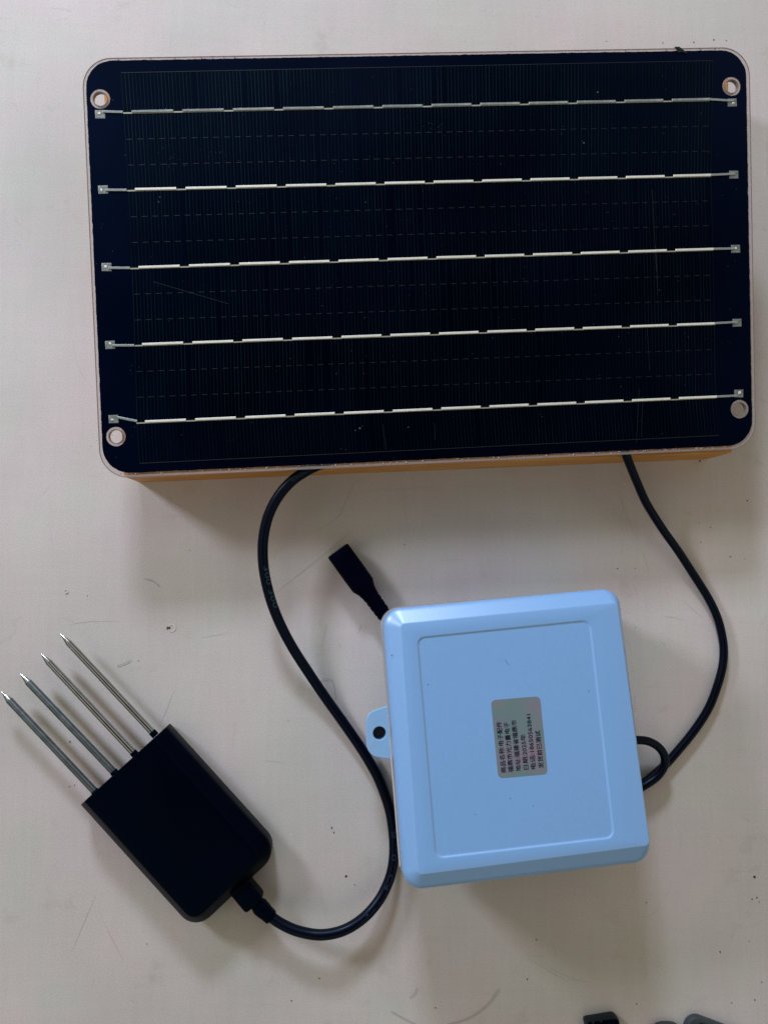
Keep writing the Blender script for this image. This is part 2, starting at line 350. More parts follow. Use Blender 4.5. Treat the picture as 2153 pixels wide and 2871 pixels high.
for pts, wd, lab in HAIR:
    o = link('stray_hair', tube('stray_hair', catmull([P(u, v, 0.0004) for u, v in pts], 6), wd * 0.5 * MM * 0.32, 6), M['hair']); tag(o, lab, 'hair', 'stray hairs on the tabletop')
# specks and crumbs
def blob(c, r, h, n=9, sq=None):
    a0 = random.uniform(0, 6.28); e = sq or random.uniform(.5, 1)
    ring = []
    for k in range(n):
        a = 2 * math.pi * k / n; q = r * random.uniform(.65, 1.15); x, y = q * math.cos(a), q * e * math.sin(a)
        ring.append((c[0] + x * math.cos(a0) - y * math.sin(a0), c[1] + x * math.sin(a0) + y * math.cos(a0)))
    vs = [(x, y, c[2]) for x, y in ring] + [(c[0] + (x - c[0]) * .6, c[1] + (y - c[1]) * .6, c[2] + h) for x, y in ring]
    fs = [(k, (k + 1) % n, n + (k + 1) % n, n + k) for k in range(n)] + [tuple(range(n, 2 * n))]
    return vs, fs
SPK = [(245, 1671, 4), (196, 2080, 5), (195, 2206, 4), (209, 2202, 4), (2095, 1404, 6), (1992, 1479, 5), (1959, 1466, 4), (1965, 1520, 4), (2047, 1561, 6),
       (1962, 1292, 8), (2115, 2460, 9), (2122, 2518, 7), (2108, 2522, 5), (2128, 2530, 4), (2019, 2670, 7), (1478, 2747, 6), (1221, 2827, 6), (1812, 2532, 5), (2116, 2805, 6), (2051, 2813, 4),
       (1785, 2816, 4), (1504, 2636, 5), (930, 2322, 9), (936, 2335, 5), (970, 2458, 9), (995, 2482, 4), (740, 2362, 3), (1134, 1528, 4), (388, 1853, 4), (1698, 1114, 3),
       (2001, 110, 6), (1945, 117, 5), (2036, 112, 4), (1700, 114, 4), (1858, 118, 5), (1780, 1594, 3), (2088, 1568, 3), (1790, 2690, 3), (412, 2648, 4), (895, 2745, 5), (817, 2807, 5), (1731, 1594, 5), (1781, 1760, 3), (2100, 2640, 4), (2135, 2755, 4)]
for _ in range(15):
    SPK.append((random.uniform(5, 2150), random.choice([random.uniform(5, 125), random.uniform(1350, 2865), random.uniform(1350, 2865)]), random.uniform(1.4, 2.6)))
vs, fs = join([blob(P(u, v, 0.00005), r * 0.153 * MM * 0.43, 0.0002 if r > 3 else 0.00005, 8) for u, v, r in SPK])
tag(link('dirt_specks', mesh('dirt_specks', vs, fs), M['dirt']), 'dark crumbs and specks of dirt scattered on the tabletop', 'dirt', None, 'stuff')
# the two chips in the paint
for (u, v, r, br, dx, lab) in ((482, 1761, 11, 7, -9, 'round chip in the paint with a brown core, above the probe sensor'), (186, 1659, 6, 2.6, 2, 'small white paint blister with a dark dot, upper left of the sensor')):
    g = empty('paint_chip', Matrix.Translation(P(u, v, 0)), lab, 'chip'); g['group'] = 'paint chips in the tabletop'
    k = 0.153 * MM
    ring = plate('raised_rim', [circle((0, 0), r * k, 18, .4 * k), circle((0, 0), r * k * .72, 14, .4 * k)], 0.00004, 0.00018); link('raised_rim', ring, M['chipwhite'], g)
    vs, fs = blob((dx * k, -(0 if r > 8 else 5) * k, 0.00006), br * k, 0.0002, 9, .75); link('core', mesh('core', vs, fs), M['rust'] if r > 8 else M['dirt'], g)

# ------------------------------------------------------------------ wooden block under the panel
BH = 0.0215
A, B = P(395, 1352), P(1985, 1287)
ux = (B - A) / np.linalg.norm(B - A); uy = np.array([-ux[1], ux[0], 0]); L = np.linalg.norm(B - A)
bl = Plane(frame(A, ux, uy)); depth = bl.px(1100, 205, BH)[1]
xl = bl.px(294, 280, BH)[0]
nb = 0.0006
prof = [(0, 0), (depth, 0), (depth, BH - nb), (depth - nb, BH), (nb, BH), (0, BH - nb)]
loops = [[(x + (nb if e == 0 else -nb if e == 3 else 0), (y if e in (1, 2) else min(max(y, nb), depth - nb)), (z if e in (1, 2) else max(min(z, BH - nb), 0))) for y, z in prof] for e, x in enumerate((0, nb, L - nb, L))]
def bx_(e, y):                                             # sides splay a little towards the back
    t = y / depth; return {0: -.0012 - .0038 * t, 1: -.0006 - .0038 * t, 2: L - .0006 + .0104 * t, 3: L + .0104 * t}[e]
loops = [[(bx_(e, q[1]), *q[1:]) for q in l] for e, l in enumerate(loops)]
o = link('wooden_block', loft('wooden_block', loops), M['wood'], None, True); o.matrix_world = bl.m
tag(o, 'honey coloured wooden block lying flat beneath the solar panel', 'wood block')

# ------------------------------------------------------------------ solar panel
PC = [(229, 163), (2100, 131), (2119, 1257), (282, 1343)]
pn = solve_plane(PC, (0.5, 1.0), 0.0275)
panel = empty('solar_panel', pn.m, 'dark rectangular solar panel with silver busbars and clear rim, propped on the wooden block', 'solar panel')
pc = [pn.px(*c) for c in PC]
HOLES = [(282, 278), (2049, 242.5), (326, 1224), (2072, 1147)]
hc = [pn.px(*h) for h in HOLES]
T0, T1, T2 = -0.0012, 0.0, 0.0005          # film underside, film top, cell sheet top
rr = 0.0112
out = rounded(pc, rr, 14)
o = link('clear_rim', plate('clear_rim', [out] + [circle(h, 0.00265, 36, 0.00004) for h in hc], T0, T1, 0.0001), M['film'], panel)
# thin darker edge line of the film
def inset(poly, k):
    n = len(poly); c = np.mean(poly, axis=0); res = []
    for i in range(n):
        a, b, e = map(np.array, (poly[i - 1], poly[i], poly[(i + 1) % n])); u = b - a; v = e - b
        def nrm(x): 
            l = np.linalg.norm(x); x = x / (l or 1); return np.array([-x[1], x[0]])
        q = nrm(u) + nrm(v); l = np.linalg.norm(q); q = q / (l or 1)
        if q @ (c - b) < 0: q = -q
        res.append(tuple(b + q * k))
    return res
link('film_edge', plate('film_edge', [out, inset(out, 0.00028)], T1 + 0.00002, T1 + 0.00025), M['film_edge'], panel)
link('film_welt', plate('film_welt', [inset(out, 0.00028), inset(out, 0.0011)], T1 + 0.00002, T1 + 0.00018), M['film'], panel)
SC = [(239, 171.5), (2089, 140), (2108, 1247), (291.5, 1329)]
sc_ = [pn.px(*c) for c in SC]
sheet = rounded(sc_, 0.0103, 14)
jag = []
for i in range(len(sheet)):                                  # long edges are slightly ragged
    a = np.array(sheet[i]); b = np.array(sheet[(i + 1) % len(sheet)]); n = max(1, int(np.linalg.norm(b - a) / 0.0012))
    for k in range(n): jag.append(tuple(a + (b - a) * k / n + np.random.RandomState(i * 997 + k).normal(0, 0.00005, 2)))
link('backing_sheet', plate('backing_sheet', [jag] + [circle(h, 0.00375, 30, 0.00006) for h in hc], T1, T2), M['cell'], panel)
for h in hc:
    link('grommet', plate('grommet', [circle(h, 0.0037, 36), circle(h, 0.00262, 36)], T1 + 0.00002, T2 + 0.00005, 0.00012), M['film'], panel)
    link('hole_lip', plate('hole_lip', [circle(h, 0.00288, 36), circle(h, 0.00258, 36)], T0, T2 + 0.00012), M['film_edge'], panel)
# cells
ztop = T2
CELL = [[(341, 205), (1996, 171)], [(349, 319), (1994, 284)], [(362, 536), (1990, 494)], [(372, 753), (1996, 702)], [(380, 970), (2000, 911)], [(386, 1186), (2003, 1117)], [(393, 1299), (2012, 1221)]]
rows = [[pn.px(*a), pn.px(*b)] for a, b in CELL]
def lerp(a, b, t): return (a[0] + (b[0] - a[0]) * t, a[1] + (b[1] - a[1]) * t)
fing = []; dash = []
for i in range(6):
    a0, b0 = rows[i]; a1, b1 = rows[i + 1]
    g = 0.00035
    t0 = (0.0 if i == 0 else g); t1 = 1
    vs = [(*a0, ztop), (*b0, ztop), (*b1, ztop), (*a1, ztop)]
    gap = 0.0002
    vs = [(a0[0], a0[1] - gap, ztop + .00001), (a1[0], a1[1] + gap, ztop + .00001), (b1[0], b1[1] + gap, ztop + .00001), (b0[0], b0[1] - gap, ztop + .00001)]
    vs += [(x, y, ztop + .00016) for x, y, z in vs]
    link('solar_cell', mesh('solar_cell', vs, [(4, 5, 6, 7), (0, 1, 5, 4), (1, 2, 6, 5), (2, 3, 7, 6), (3, 0, 4, 7)]), M['silicon'], panel)
    N = 170
    for k in range(N + 1):
        p = lerp(a0, b0, k / N); q = lerp(a1, b1, k / N)
        if random.random() < .03: continue
        fing.append((*p, *q, random.choice([.00010, .00014, .00018]) ))
    if 0 < i < 5:
        for tt in (1 / 3, 2 / 3):
            p = lerp(a0, a1, tt); q = lerp(b0, b1, tt); n = 56
            for k in range(n):
                dash.append((*lerp(p, q, (k + .1) / n), *lerp(p, q, (k + .62) / n), .00018))
p, q = rows[0]; dash.append((*p, *q, .00016)); p, q = rows[6]; dash.append((*p, *q, .00022))
o = strips('dashed_grid_rows', dash, ztop + .00020, mat('dashed print', (0.003, 0.009, 0.011), .5), panel); o['kind'] = 'stuff'
o = strips('grid_finger_lines', fing, ztop + .00018, M['finger'], panel); o['kind'] = 'stuff'
bright = []
for (u0, v0, u1, v1) in ((1826, 530, 1838, 760), (1812, 910, 1819, 1040), (1836, 690, 1842, 830), (1790, 1090, 1782, 1240), (1800, 1110, 1796, 1225), (1073, 1190, 1082, 1262), (1218, 1190, 1219, 1235), (430, 790, 640, 852)):
    bright.append((*pn.px(u0, v0), *pn.px(u1, v1), .00012))
o = strips('bright_scratches', bright, ztop + .00021, mat('bright scratch', (0.005, 0.012, 0.013), .5), panel); o['kind'] = 'stuff'
# busbars, ribbons, pads
RW = [  # left pad, right pad, first ribbon start, last ribbon start, ribbon line left/right
    ((282, 321), (2050.5, 288), (371, 314.5), (1881.5, 282)),
    ((290.5, 532), (2055, 490), (380, 532), (1885, 494.5)),
    ((300, 749), (2060, 698), (390, 750), (1891, 702)),
    ((310, 967), (2064, 905), (400, 966), (1896, 911)),
    ((319.5, 1175), (2069, 1103.5), (408, 1182.5), (1901, 1117))]
def slab(cx, cy, ang, l, wd, z0, z1, name):
    c, s = math.cos(ang), math.sin(ang); b = min(wd, l) * .12; vs = []
    for z, k in ((z0, 0), (z1 - (z1 - z0) * .4, 0), (z1, b)):
        for x, y in ((-l / 2 + k, -wd / 2 + k), (l / 2 - k, -wd / 2 + k), (l / 2 - k, wd / 2 - k), (-l / 2 + k, wd / 2 - k)):
            vs.append((x, y, z))
    fs = [(0, 3, 2, 1), (8, 9, 10, 11)] + [(r * 4 + k, r * 4 + (k + 1) % 4, r * 4 + 4 + (k + 1) % 4, r * 4 + 4 + k) for r in (0, 1) for k in range(4)]
    return mesh(name, vs, fs)
zr = ztop + .00022
for ri, (lp, rp, s0, s1) in enumerate(RW):
    a = np.array(pn.px(*s0)); b = np.array(pn.px(*s1)); per = (b - a) / 11; ang = math.atan2(per[1], per[0]); pl = np.linalg.norm(per)
    org = a - per * .17; end = b + per * .8
    off = np.array([math.sin(ang), -math.cos(ang)]) * 0.00042
    bus = link('busbar', strips('tmp', [(*(org + off), *(end + off), .00052)], zr, M['busline']).data, M['busline'], panel)
    for x in [o for o in COL.objects if o.name.startswith('tmp')]: bpy.data.objects.remove(x)
    seg = None
    for k in range(12):
        l = pl * .815 if k < 11 else pl * .815
        c = a + per * k + per / pl * l / 2
        if seg is None: seg = slab(0, 0, 0, l, .00088, 0, .00022, 'ribbon')
        r_ = link('ribbon', seg, M['ribbon_dull'] if ri == 0 else M['ribbon'], bus); r_.location = (c[0] + 0, c[1], zr + .00003 + random.uniform(0, .00002)); r_.rotation_euler = (random.uniform(-.05, .05), random.uniform(-.003, .003), ang + random.uniform(-.003, .003))
        r_.location.y += random.uniform(-.00005, .00005)
    def lead(p0, p1, wd=.00085):
        d_ = np.array(p1) - np.array(p0); l = np.linalg.norm(d_); c = (np.array(p0) + np.array(p1)) / 2
        x = link('lead_ribbon', slab(0, 0, 0, l, wd, 0, .00014, 'lead_ribbon'), M['ribbon_dull'], bus); x.location = (*c, zr + .00002 + (0.0001 if ri % 2 else 0)); x.rotation_euler = (0, 0, math.atan2(d_[1], d_[0]))
    pL, pR = np.array(pn.px(*lp)), np.array(pn.px(*rp))
    rl = {0: ((290, 314), (346, 315.5)), 1: ((296, 534), (357, 534)), 2: ((305, 752), (366, 752)), 3: ((315, 969), (378, 969)), 4: ((330, 1170), (386, 1181))}[ri]
    lead(pn.px(*rl[0]), pn.px(*rl[1]))
    ry = {0: (2055, 283.5), 1: (2058, 488), 2: (2062, 697), 3: (2066, 903), 4: (2066, 1109)}[ri]
    st = b + per * .79
    lead(st, pn.px(*ry))
    for q in (pL, pR):
        x = link('solder_pad', slab(0, 0, 0, .0037, .0031, 0, .0001, 'solder_pad'), M['pad'], bus); x.location = (*q, ztop + .00002); x.rotation_euler = (0, 0, random.uniform(-.03, .03))
        v_, f_ = blob((0, 0, 0), .0007, .0003, 10); x = link('solder_blob', mesh('solder_blob', v_, f_), M['ribbon'], bus, True); x.location = (q[0] + random.uniform(-.0006, .0006), q[1] + random.uniform(-.0004, .0004), ztop + .00012)
# dust on the sheet, glue bubbles under the rim, black smear
dl = []
for _ in range(260):
    u, v = random.uniform(270, 2080), random.uniform(190, 1290); 
    if v > 1320 - (u - 290) * .045 - 20: continue
    dl.append(blob((*pn.px(u, v), ztop + .00024), random.choice([.00009, .00012, .00018]), .00006, 6))
for (u, v, n, s) in ((478, 450, 26, 24), (1210, 365, 12, 22), (600, 440, 9, 30), (390, 1050, 8, 30)):
    for _ in range(n): dl.append(blob((*pn.px(random.gauss(u, s), random.gauss(v, s * .6)), ztop + .00025), random.uniform(.00008, .00016), .00004, 6))
for (u, v, r) in ((446, 567, 3), (450, 554, 2), (1009, 1201, 3), (996, 1207, 2), (1144, 1198, 2), (1674, 260, 3), (1635, 402, 2.5), (1025, 568, 2)):
    dl.append(blob((*pn.px(u, v), ztop + .00025), r * .00016, .0001, 8))
vs, fs = join(dl); o = link('dust', mesh('dust', vs, fs), mat('dull dust', (0.055, 0.075, 0.085), .9), panel); o['kind'] = 'stuff'
bl_ = []
for _ in range(150):
    t = random.random() ** .8; u = 330 + t * (2030 - 330); v = 1329 - (u - 291.5) * .0451 + random.uniform(0, 6)
    bl_.append(blob((*pn.px(u, v), T1 + .0001), random.choice([.00013, .00022, .0003, .00042]) * random.uniform(.6, 1), .0003, 8, .9))
for _ in range(30):
    u = random.uniform(330, 2000); v = 171 - (u - 239) * .017 - random.uniform(0, 5)
    bl_.append(blob((*pn.px(u, v), T1 + .0001), random.uniform(.0001, .00025), .0002, 7))
vs, fs = join(bl_); o = link('glue_bubbles', mesh('glue_bubbles', vs, fs), M['bubble'], panel, True, 60); o['kind'] = 'stuff'
ticks = []
for u in (265 + 65, 420, 487, 562, 594, 625, 655, 2000, 1960, 1864, 1750):
    v = 166 - (u - 239) * .017; ticks.append((*pn.px(u, v - 3), *pn.px(u + 5, v + 4), .0004))
o = strips('rim_smudges', ticks, T1 + .00025, M['film_edge'], panel); o['kind'] = 'stuff'
sm = [pn.px(*q) for q in ((1888, 133), (1902, 133), (1914, 142), (1925, 152), (1915, 150), (1909, 147), (1898, 150), (1895, 143))]
link('black_smear', plate('black_smear', [sm], T2 + .0002, T2 + .0004), M['teal_black'], panel)

# junction box glued to the back of the panel, resting on the block: it carries the tilt
jw = [pn.px(900, 330), pn.px(1400, 320), pn.px(1400, 520), pn.px(900, 530)]
zc = (pn.i @ Vector((*(pn.m @ Vector((*jw[0], 0)))[:2], BH))).z
link('junction_box', plate('junction_box', [rounded(jw, .003, 4)], -0.0105, T0, .0008), M['plug'], panel)

# ------------------------------------------------------------------ panel lead
def hpath(pts): return catmull([P(u, v, z * MM) for u, v, z in pts], 7)
inv = panel.matrix_world.inverted()
pl_pts = [(1690, 1130, 20), (1735, 1215, 24), (1750, 1258, 22.5), (1763, 1296, 20), (1786, 1352, 16), (1809, 1405, 12), (1837, 1452, 9), (1866, 1496, 6.5), (1902, 1546, 4.5), (1946, 1614, 2.6), (1984, 1674, 1.9), (2011, 1731, 1.9),
          (2025, 1786, 1.9), (2029, 1832, 1.9), (2022, 1887, 1.9), (1996.5, 1964.5, 1.9), (1971, 2013, 1.9), (1935, 2064, 1.9), (1899, 2107, 1.9), (1872, 2138, 1.9), (1842, 2166, 1.9), (1800, 2200, 1.9), (1740, 2230, 1.9), (1660, 2240, 1.9)]
path = hpath(pl_pts)
me = tube('output_cable', path, 1.78 * MM, 18); me.transform(inv)
link('output_cable', me, M['rubber'], panel, True, 80)

# ------------------------------------------------------------------ pale box
LC = [(1072.5, 1709), (1735, 1647), (1829, 2415), (1133, 2500)]
lf = solve_plane(LC, (0.0, 0.0), 0.0375)
box = empty('plastic_enclosure', lf.m, 'pale blue plastic box with sloping lid edges and a silver sticker, lying on black cables', 'plastic box')
plat = [lf.px(*c) for c in ((1122, 1749), (1731.5, 1689), (1823, 2371), (1172, 2455))]
rim = [lf.px(*c, -0.0038) for c in ((1072.5, 1709), (1732, 1648), (1825, 2416), (1133, 2500))]
rec = [lf.px(*c) for c in ((1169, 1788), (1654, 1738.5), (1722.6, 2350), (1221, 2408))]
NS = 10
op = rounded(plat, [.0018, .0016, .0016, .0018], NS); orim = rounded(rim, [.0070, .0066, .0066, .0070], NS)
orec = rounded(rec, .0030, NS); orec2 = inset(orec, .00035)
def mixl(a, b, s): return [(p[0] + (q[0] - p[0]) * s, p[1] + (q[1] - p[1]) * s) for p, q in zip(a, b)]
def at(poly, z): return [(x, y, z) for x, y in poly]
lid_l = [at(inset(orec, .0009), -.00042), at(inset(orec, .0006), -.00042), at(inset(orec, .0002), -.0003), at(orec, -.00006), at(inset(orec, -.0004), 0)]
lid_l += [at(mixl(op, orec, .05), 0), at(mixl(op, orec, .012), -.00006)]
for s in (0.04, .12, .3, .5, .7, .88): lid_l.append(at(mixl(op, orim, s), -.0001 - .0033 * s))
lid_l += [at(mixl(op, orim, .96), -.0036), at(orim, -.0047), at(orim, -.012), at(inset(orim, .0003), -.0125)]
link('lid', loft('lid', lid_l), M['lid'], box, True, 50)
# clear gasket lip and base tray
gk = rounded([(rim[0][0] - .0010, rim[0][1] + .0008), (rim[1][0] + .0002, rim[1][1] + .0004), (rim[2][0] + .0002, rim[2][1] - .0002), (rim[3][0] + .0004, rim[3][1] + .0002)], .0078, 12)
link('gasket', plate('gasket', [gk, inset(gk, .0035)], -.0142, -.0127, .0003), M['clear'], box, True)
base_l = [at(inset(orim, .0022), -.0144), at(inset(orim, .0010), -.0146), at(inset(orim, .0011), -.020), at(inset(orim, .0018), -.0295), at(inset(orim, .0030), -.0305)]
link('base_tray', loft('base_tray', base_l), M['lid_base'], box, True, 50)
g2 = inset(orim, .0003); link('seam', plate('seam', [g2, inset(g2, .002)], -.01435, -.0142), M['slot'], box)
link('seam_lip', plate('seam_lip', [inset(orim, -.00035), inset(orim, .001)], -.0164, -.0158, .0001), M['bubble'], box)
# latch edge of the base showing beside the lid below the tab: dark gap and a bright lip
zl = -.0145
for nm, qs, mm in (('latch_gap', ((1099, 2126), (1112, 2124), (1134, 2436), (1121, 2432)), M['latch']), ('latch_lip', ((1096, 2128), (1099.5, 2127), (1123, 2432), (1119.5, 2430)), M['bubble'])):
    qq = [lf.px(u, v, zl) for u, v in qs]; link(nm, plate(nm, [qq], zl - .002, zl + (.0001 if nm == 'latch_lip' else 0)), mm, box)
# mounting tab
zt = -.0255
tabp = [(1120, 1972), (1084, 1980.7), (1061, 1988), (1040, 1996.6), (1031, 2006), (1025.5, 2018), (1024.6, 2035), (1025.4, 2056), (1027.5, 2090), (1032, 2106), (1043.7, 2119), (1061, 2125.5), (1096.6, 2130), (1135, 2133)]
tl = [lf.px(u, v, zt) for u, v in tabp]
def smooth_poly(poly, it=2):
    for _ in range(it):
        r_ = []
        for i in range(len(poly)):
            a, b = np.array(poly[i]), np.array(poly[(i + 1) % len(poly)]); r_ += [tuple(a * .75 + b * .25), tuple(a * .25 + b * .75)]
        poly = r_
    return poly
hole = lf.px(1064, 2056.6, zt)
link('mounting_tab', plate('mounting_tab', [smooth_poly(tl), circle(hole, .00262, 36)], zt - .0022, zt, .0003), M['lid_base'], box, True)
link('hole_shade_tube', plate('hole_shade_tube', [circle(hole, .0046, 30), circle(hole, .00266, 36)], zt - .0075, zt - .0022), M['lid_base'], box)  # tube added under the tab to darken its hole
link('hole_shade_disc', plate('hole_shade_disc', [circle(hole, .0045, 30)], zt - .0082, zt - .0076), mat('brown hole shade', (0.14, 0.095, 0.085), .8), box)  # brown disc painted as the shadow seen down the hole
s = [lf.px(*q, zt) for q in ((1090.5, 2036), (1094, 2035), (1098, 2068), (1095, 2070))]
link('tab_slot', plate('tab_slot', [s], zt + .00002, zt + .0002), M['slot'], box)
# sticker
stc = [lf.px(*c, -.0003) for c in ((1376, 1964), (1513.5, 1952.5), (1535.5, 2171), (1397, 2183))]
zs = -.00034
st = link('sticker', plate('sticker', [rounded(stc, .0017, 8)], -.00041, zs), M['sticker'], box)
LINES = [('商品名称:电子配件', (548, 1870), 1130), ('福鼎市光力量电子', (712, 1860), 1110), ('地址:福建省福鼎市', (878, 1835), 1130),
         ('日期:2025年', (1045, 1800), 780), ('电话:18650563841', (1208, 1790), 1215), ('发货前已测试', (1378, 1770), 830)]
k_ = 210 / 1659.
for txt, (zx, zy), ln in LINES:
    p0 = np.array(lf.px(1350 + zx * k_, 1930 + zy * k_, zs)); p1 = np.array(lf.px(1350 + (zx - .097 * ln) * k_, 1930 + (zy - ln) * k_, zs))
    me, v, lo, hi = text_mesh(txt, 0.0)
    ax = p1 - p0; ll = np.linalg.norm(ax); ax /= ll; ay = np.array([-ax[1], ax[0]])
    hgt = 117 * k_ * .0001355; cj = 0.88 if any('\u4e00' <= c <= '\u9fff' for c in txt) else .73
    sx = ll / (hi[0] - lo[0]); sy = hgt / (hi[1] - lo[1])
    fcs = [tuple(p.vertices) for p in me.polygons]; V_, F_ = [], []
    for j, (du, dv) in enumerate(((0, 0), (.00005, 0), (-.00005, 0), (0, .00005), (0, -.00005))):        # heavy print: strokes a little wider than the face
        k0 = len(V_)
        for x, y, _z in v:
            q = p0 + ax * ((x - lo[0]) * sx + du) + ay * ((y - lo[1]) * sy + dv); V_.append((q[0], q[1], zs + .00003 + j * .000004))
        F_ += [tuple(i + k0 for i in f) for f in fcs]
    link('printed_line', mesh('printed_line', V_, F_), M['ink'], st)
# specks and fibres on the lid
fb = []
def lid_fib(pts, wd, z=.00004):
    path = catmull([(*lf.px(u, v), z) for u, v in pts], 4); vs, fs = [], []
    for i, p in enumerate(path):
        t = path[min(i + 1, len(path) - 1)] - path[max(i - 1, 0)]; t /= np.linalg.norm(t); n_ = np.array([-t[1], t[0], 0]) * wd / 2
        vs += [p + n_, p - n_]
        if i: k = 2 * i; fs.append((k - 2, k - 1, k + 1, k))
    return vs, fs
fb.append(lid_fib([(1414, 1848), (1420, 1855), (1427, 1866)], .00007, -.0003)); fb.append(lid_fib([(1650, 1935), (1653, 1944)], .0001, -.0003))
for (u, v) in ((1431, 2240), (1495, 2262), (1333, 2285), (1200, 1920)): fb.append(blob((*lf.px(u, v), -.0004), .00022, .0001, 7))
zb = -.0017; fb.append(blob((*lf.px(1098, 1838, zb), zb), .0003, .0003, 8)); 
vs, fs = join(fb); o = link('lint', mesh('lint', vs, fs), M['ink'], box); o['kind'] = 'stuff'

# power lead of the box: out of the right wall, round in a loop, back under the box to the socket
inv = box.matrix_world.inverted()
lp = [(1700, 2085, 9), (1750, 2076, 9), (1788.6, 2075.7, 8.5), (1815.7, 2078.5, 8), (1841, 2091, 7.2), (1858, 2110, 6.5), (1864.5, 2131, 6), (1860, 2153, 5.6), (1841, 2179, 5.4), (1808, 2202, 5.4), (1770, 2222, 5), (1700, 2240, 4), (1600, 2230, 3), (1480, 2150, 3), (1360, 2020, 3),
      (1260, 1900, 3), (1180, 1820, 3), (1130, 1775, 3.2), (1095, 1745, 3.6), (1076, 1722, 4)]
path = hpath(lp); me = tube('power_lead', path, 1.78 * MM, 18); me.transform(inv); link('power_lead', me, M['rubber'], box, True, 80)
# barrel socket: lofted grip, shoulders, ribbed strain relief
p0 = P(946.5, 1543, .0054); p1 = P(1081, 1729, .0042)
ax = p1 - p0; Lp = np.linalg.norm(ax)
def sq(nn=28, e=3.2):
    r_ = []
    for k in range(nn):
        a = 2 * math.pi * k / nn; c, s_ = math.cos(a), math.sin(a); r_.append((math.copysign(abs(c) ** (2 / e), c), math.copysign(abs(s_) ** (2 / e), s_)))
    return r_
st_ = [(0, 4.6), (.004, 4.95), (.012, 5.15), (.10, 5.2), (.38, 5.25), (.40, 5.12), (.415, 5.25), (.43, 5.12), (.445, 5.25), (.46, 5.12), (.475, 5.25), (.49, 5.12), (.505, 5.2), (.53, 5.1), (.56, 4.6), (.60, 4.0), (.66, 3.55), (.70, 3.45)]
for k in range(4): b0 = .70 + k * .072; st_ += [(b0 + .012, 3.4 - .08 * k), (b0 + .018, 3.12 - .07 * k), (b0 + .030, 3.12 - .07 * k), (b0 + .036, 3.4 - .08 * k)]
st_ += [(.995, 2.9), (1.0, 2.4)]
me = tube('barrel_socket', [p0 + ax * t for t, r_ in st_], [r_ * MM for t, r_ in st_], prof=sq()); me.transform(inv)
link('barrel_socket', me, M['plug'], box, True, 40)
pf = tube('socket_mouth', [p0 - ax * .0003, p0 + ax * .0002], 2.6 * MM, 20); pf.transform(inv); link('socket_mouth', pf, M['slot'], box)

# ------------------------------------------------------------------ soil sensor
sc0 = [P(236, 2259, .007), P(464, 2030, .007), P(783, 2388, .007), P(551, 2602, .007)]
fm = (sc0[0] + sc0[1]) / 2; bmid = (sc0[2] + sc0[3]) / 2
sx_ = bmid - fm; sx_[2] = 0
SF = Plane(frame(np.array([fm[0], fm[1], 0]), sx_, np.array([-sx_[1], sx_[0], 0])))
sensor = empty('soil_sensor', SF.m, 'black four-pronged soil probe sensor with its cable curling up to the panel', 'soil sensor')
LB = np.linalg.norm(sx_)
wy = np.linalg.norm(sc0[1] - sc0[0]) / 2
def body_outline(i, fi=0.0, r=.0080):
    c = [(0 + fi, -wy + i), (LB - i, -wy + i * 1.0), (LB - i, wy - i), (0 + fi, wy - i)]
    return rounded(c, [.0004, max(r - i * .8, .0015), max(r - i * .8, .0015), .0004], 9)
secs = [(.0012, .0006), (.0004, .0012), (0, .0022), (0, .0086), (.0002, .0092), (.0008, .0101), (.0040, .0140), (.0046, .0146), (.0053, .0149), (.0066, .0150)]
link('housing', loft('housing', [at(body_outline(i), z) for i, z in secs]), M['sensor'], sensor, True, 28)
# probes
PB = [((430.6, 2057), (170, 1778.6)), ((377, 2114), (114, 1832.6)), ((322, 2168), (56.4, 1889)), ((269, 2223), (3.4, 1939.6))]
inv = sensor.matrix_world.inverted()
for i, (b_, t_) in enumerate(PB):
    zz = .0078; pb = P(*b_, zz); pt = P(*t_, zz); dv = pb - pt; l = np.linalg.norm(dv); dv /= l
    m_ = M['steel'] if i < 2 else M['steel_dull']; r_ = (1.32, 1.32, 1.4, 1.42)[i] * MM
    me = tube('probe', [pt + dv * .0047, pt + dv * .0049, pb + dv * .003], [r_ * .97, r_, r_], 24); me.transform(inv); pr = link('probe', me, m_, sensor, True, 40)
    me = tube('tip', [pt, pt + dv * .0003, pt + dv * .0049], [.00008, .0002, r_ * .985], 24); me.transform(inv); link('tip', me, M['steel'], pr, True, 40)
    me = tube('collar', [pb - dv * .0011, pb - dv * .0009, pb + dv * .0012], [r_ * 1.03, r_ * 1.14, r_ * 1.14], 20); me.transform(inv); link('collar', me, M['sensor'], pr, True, 40)
    if i >= 2: pr['label'] = 'duller grey-blue steel probe'
# boss and strain relief
def seg_tube(name, pxs, zs_, rads, m_, e=3, wid=1.0):
    pts = [P(u, v, z * MM) for (u, v), z in zip(pxs, zs_)]
    pr_ = [(a * wid, b) for a, b in sq(28, e)]
    me = tube(name, pts, [q * MM for q in rads], prof=pr_); me.transform(inv); return link(name, me, m_, sensor, True, 35)
a_, b_ = (671, 2478), (716, 2532)
def between(a, b, t): return (a[0] + (b[0] - a[0]) * t, a[1] + (b[1] - a[1]) * t)
ts = (0, .5, .82, .93, .98, 1.0)
seg_tube('cable_boss', [between(a_, b_, t) for t in ts], [7.6] * 6, [4.3, 4.3, 4.3, 4.2, 3.9, 3.4], M['sensor'], 5, 1.08)
a_, b_ = (714, 2529), (762, 2575)
ts = (0, .12, .3, .55, .72, .74, .97, 1.0)
seg_tube('strain_relief', [between(a_, b_, t) for t in ts], [7.8] * 8, [2.5, 2.8, 3.35, 3.2, 2.9, 2.95, 2.75, 2.3], M['sensor'], 2.4)
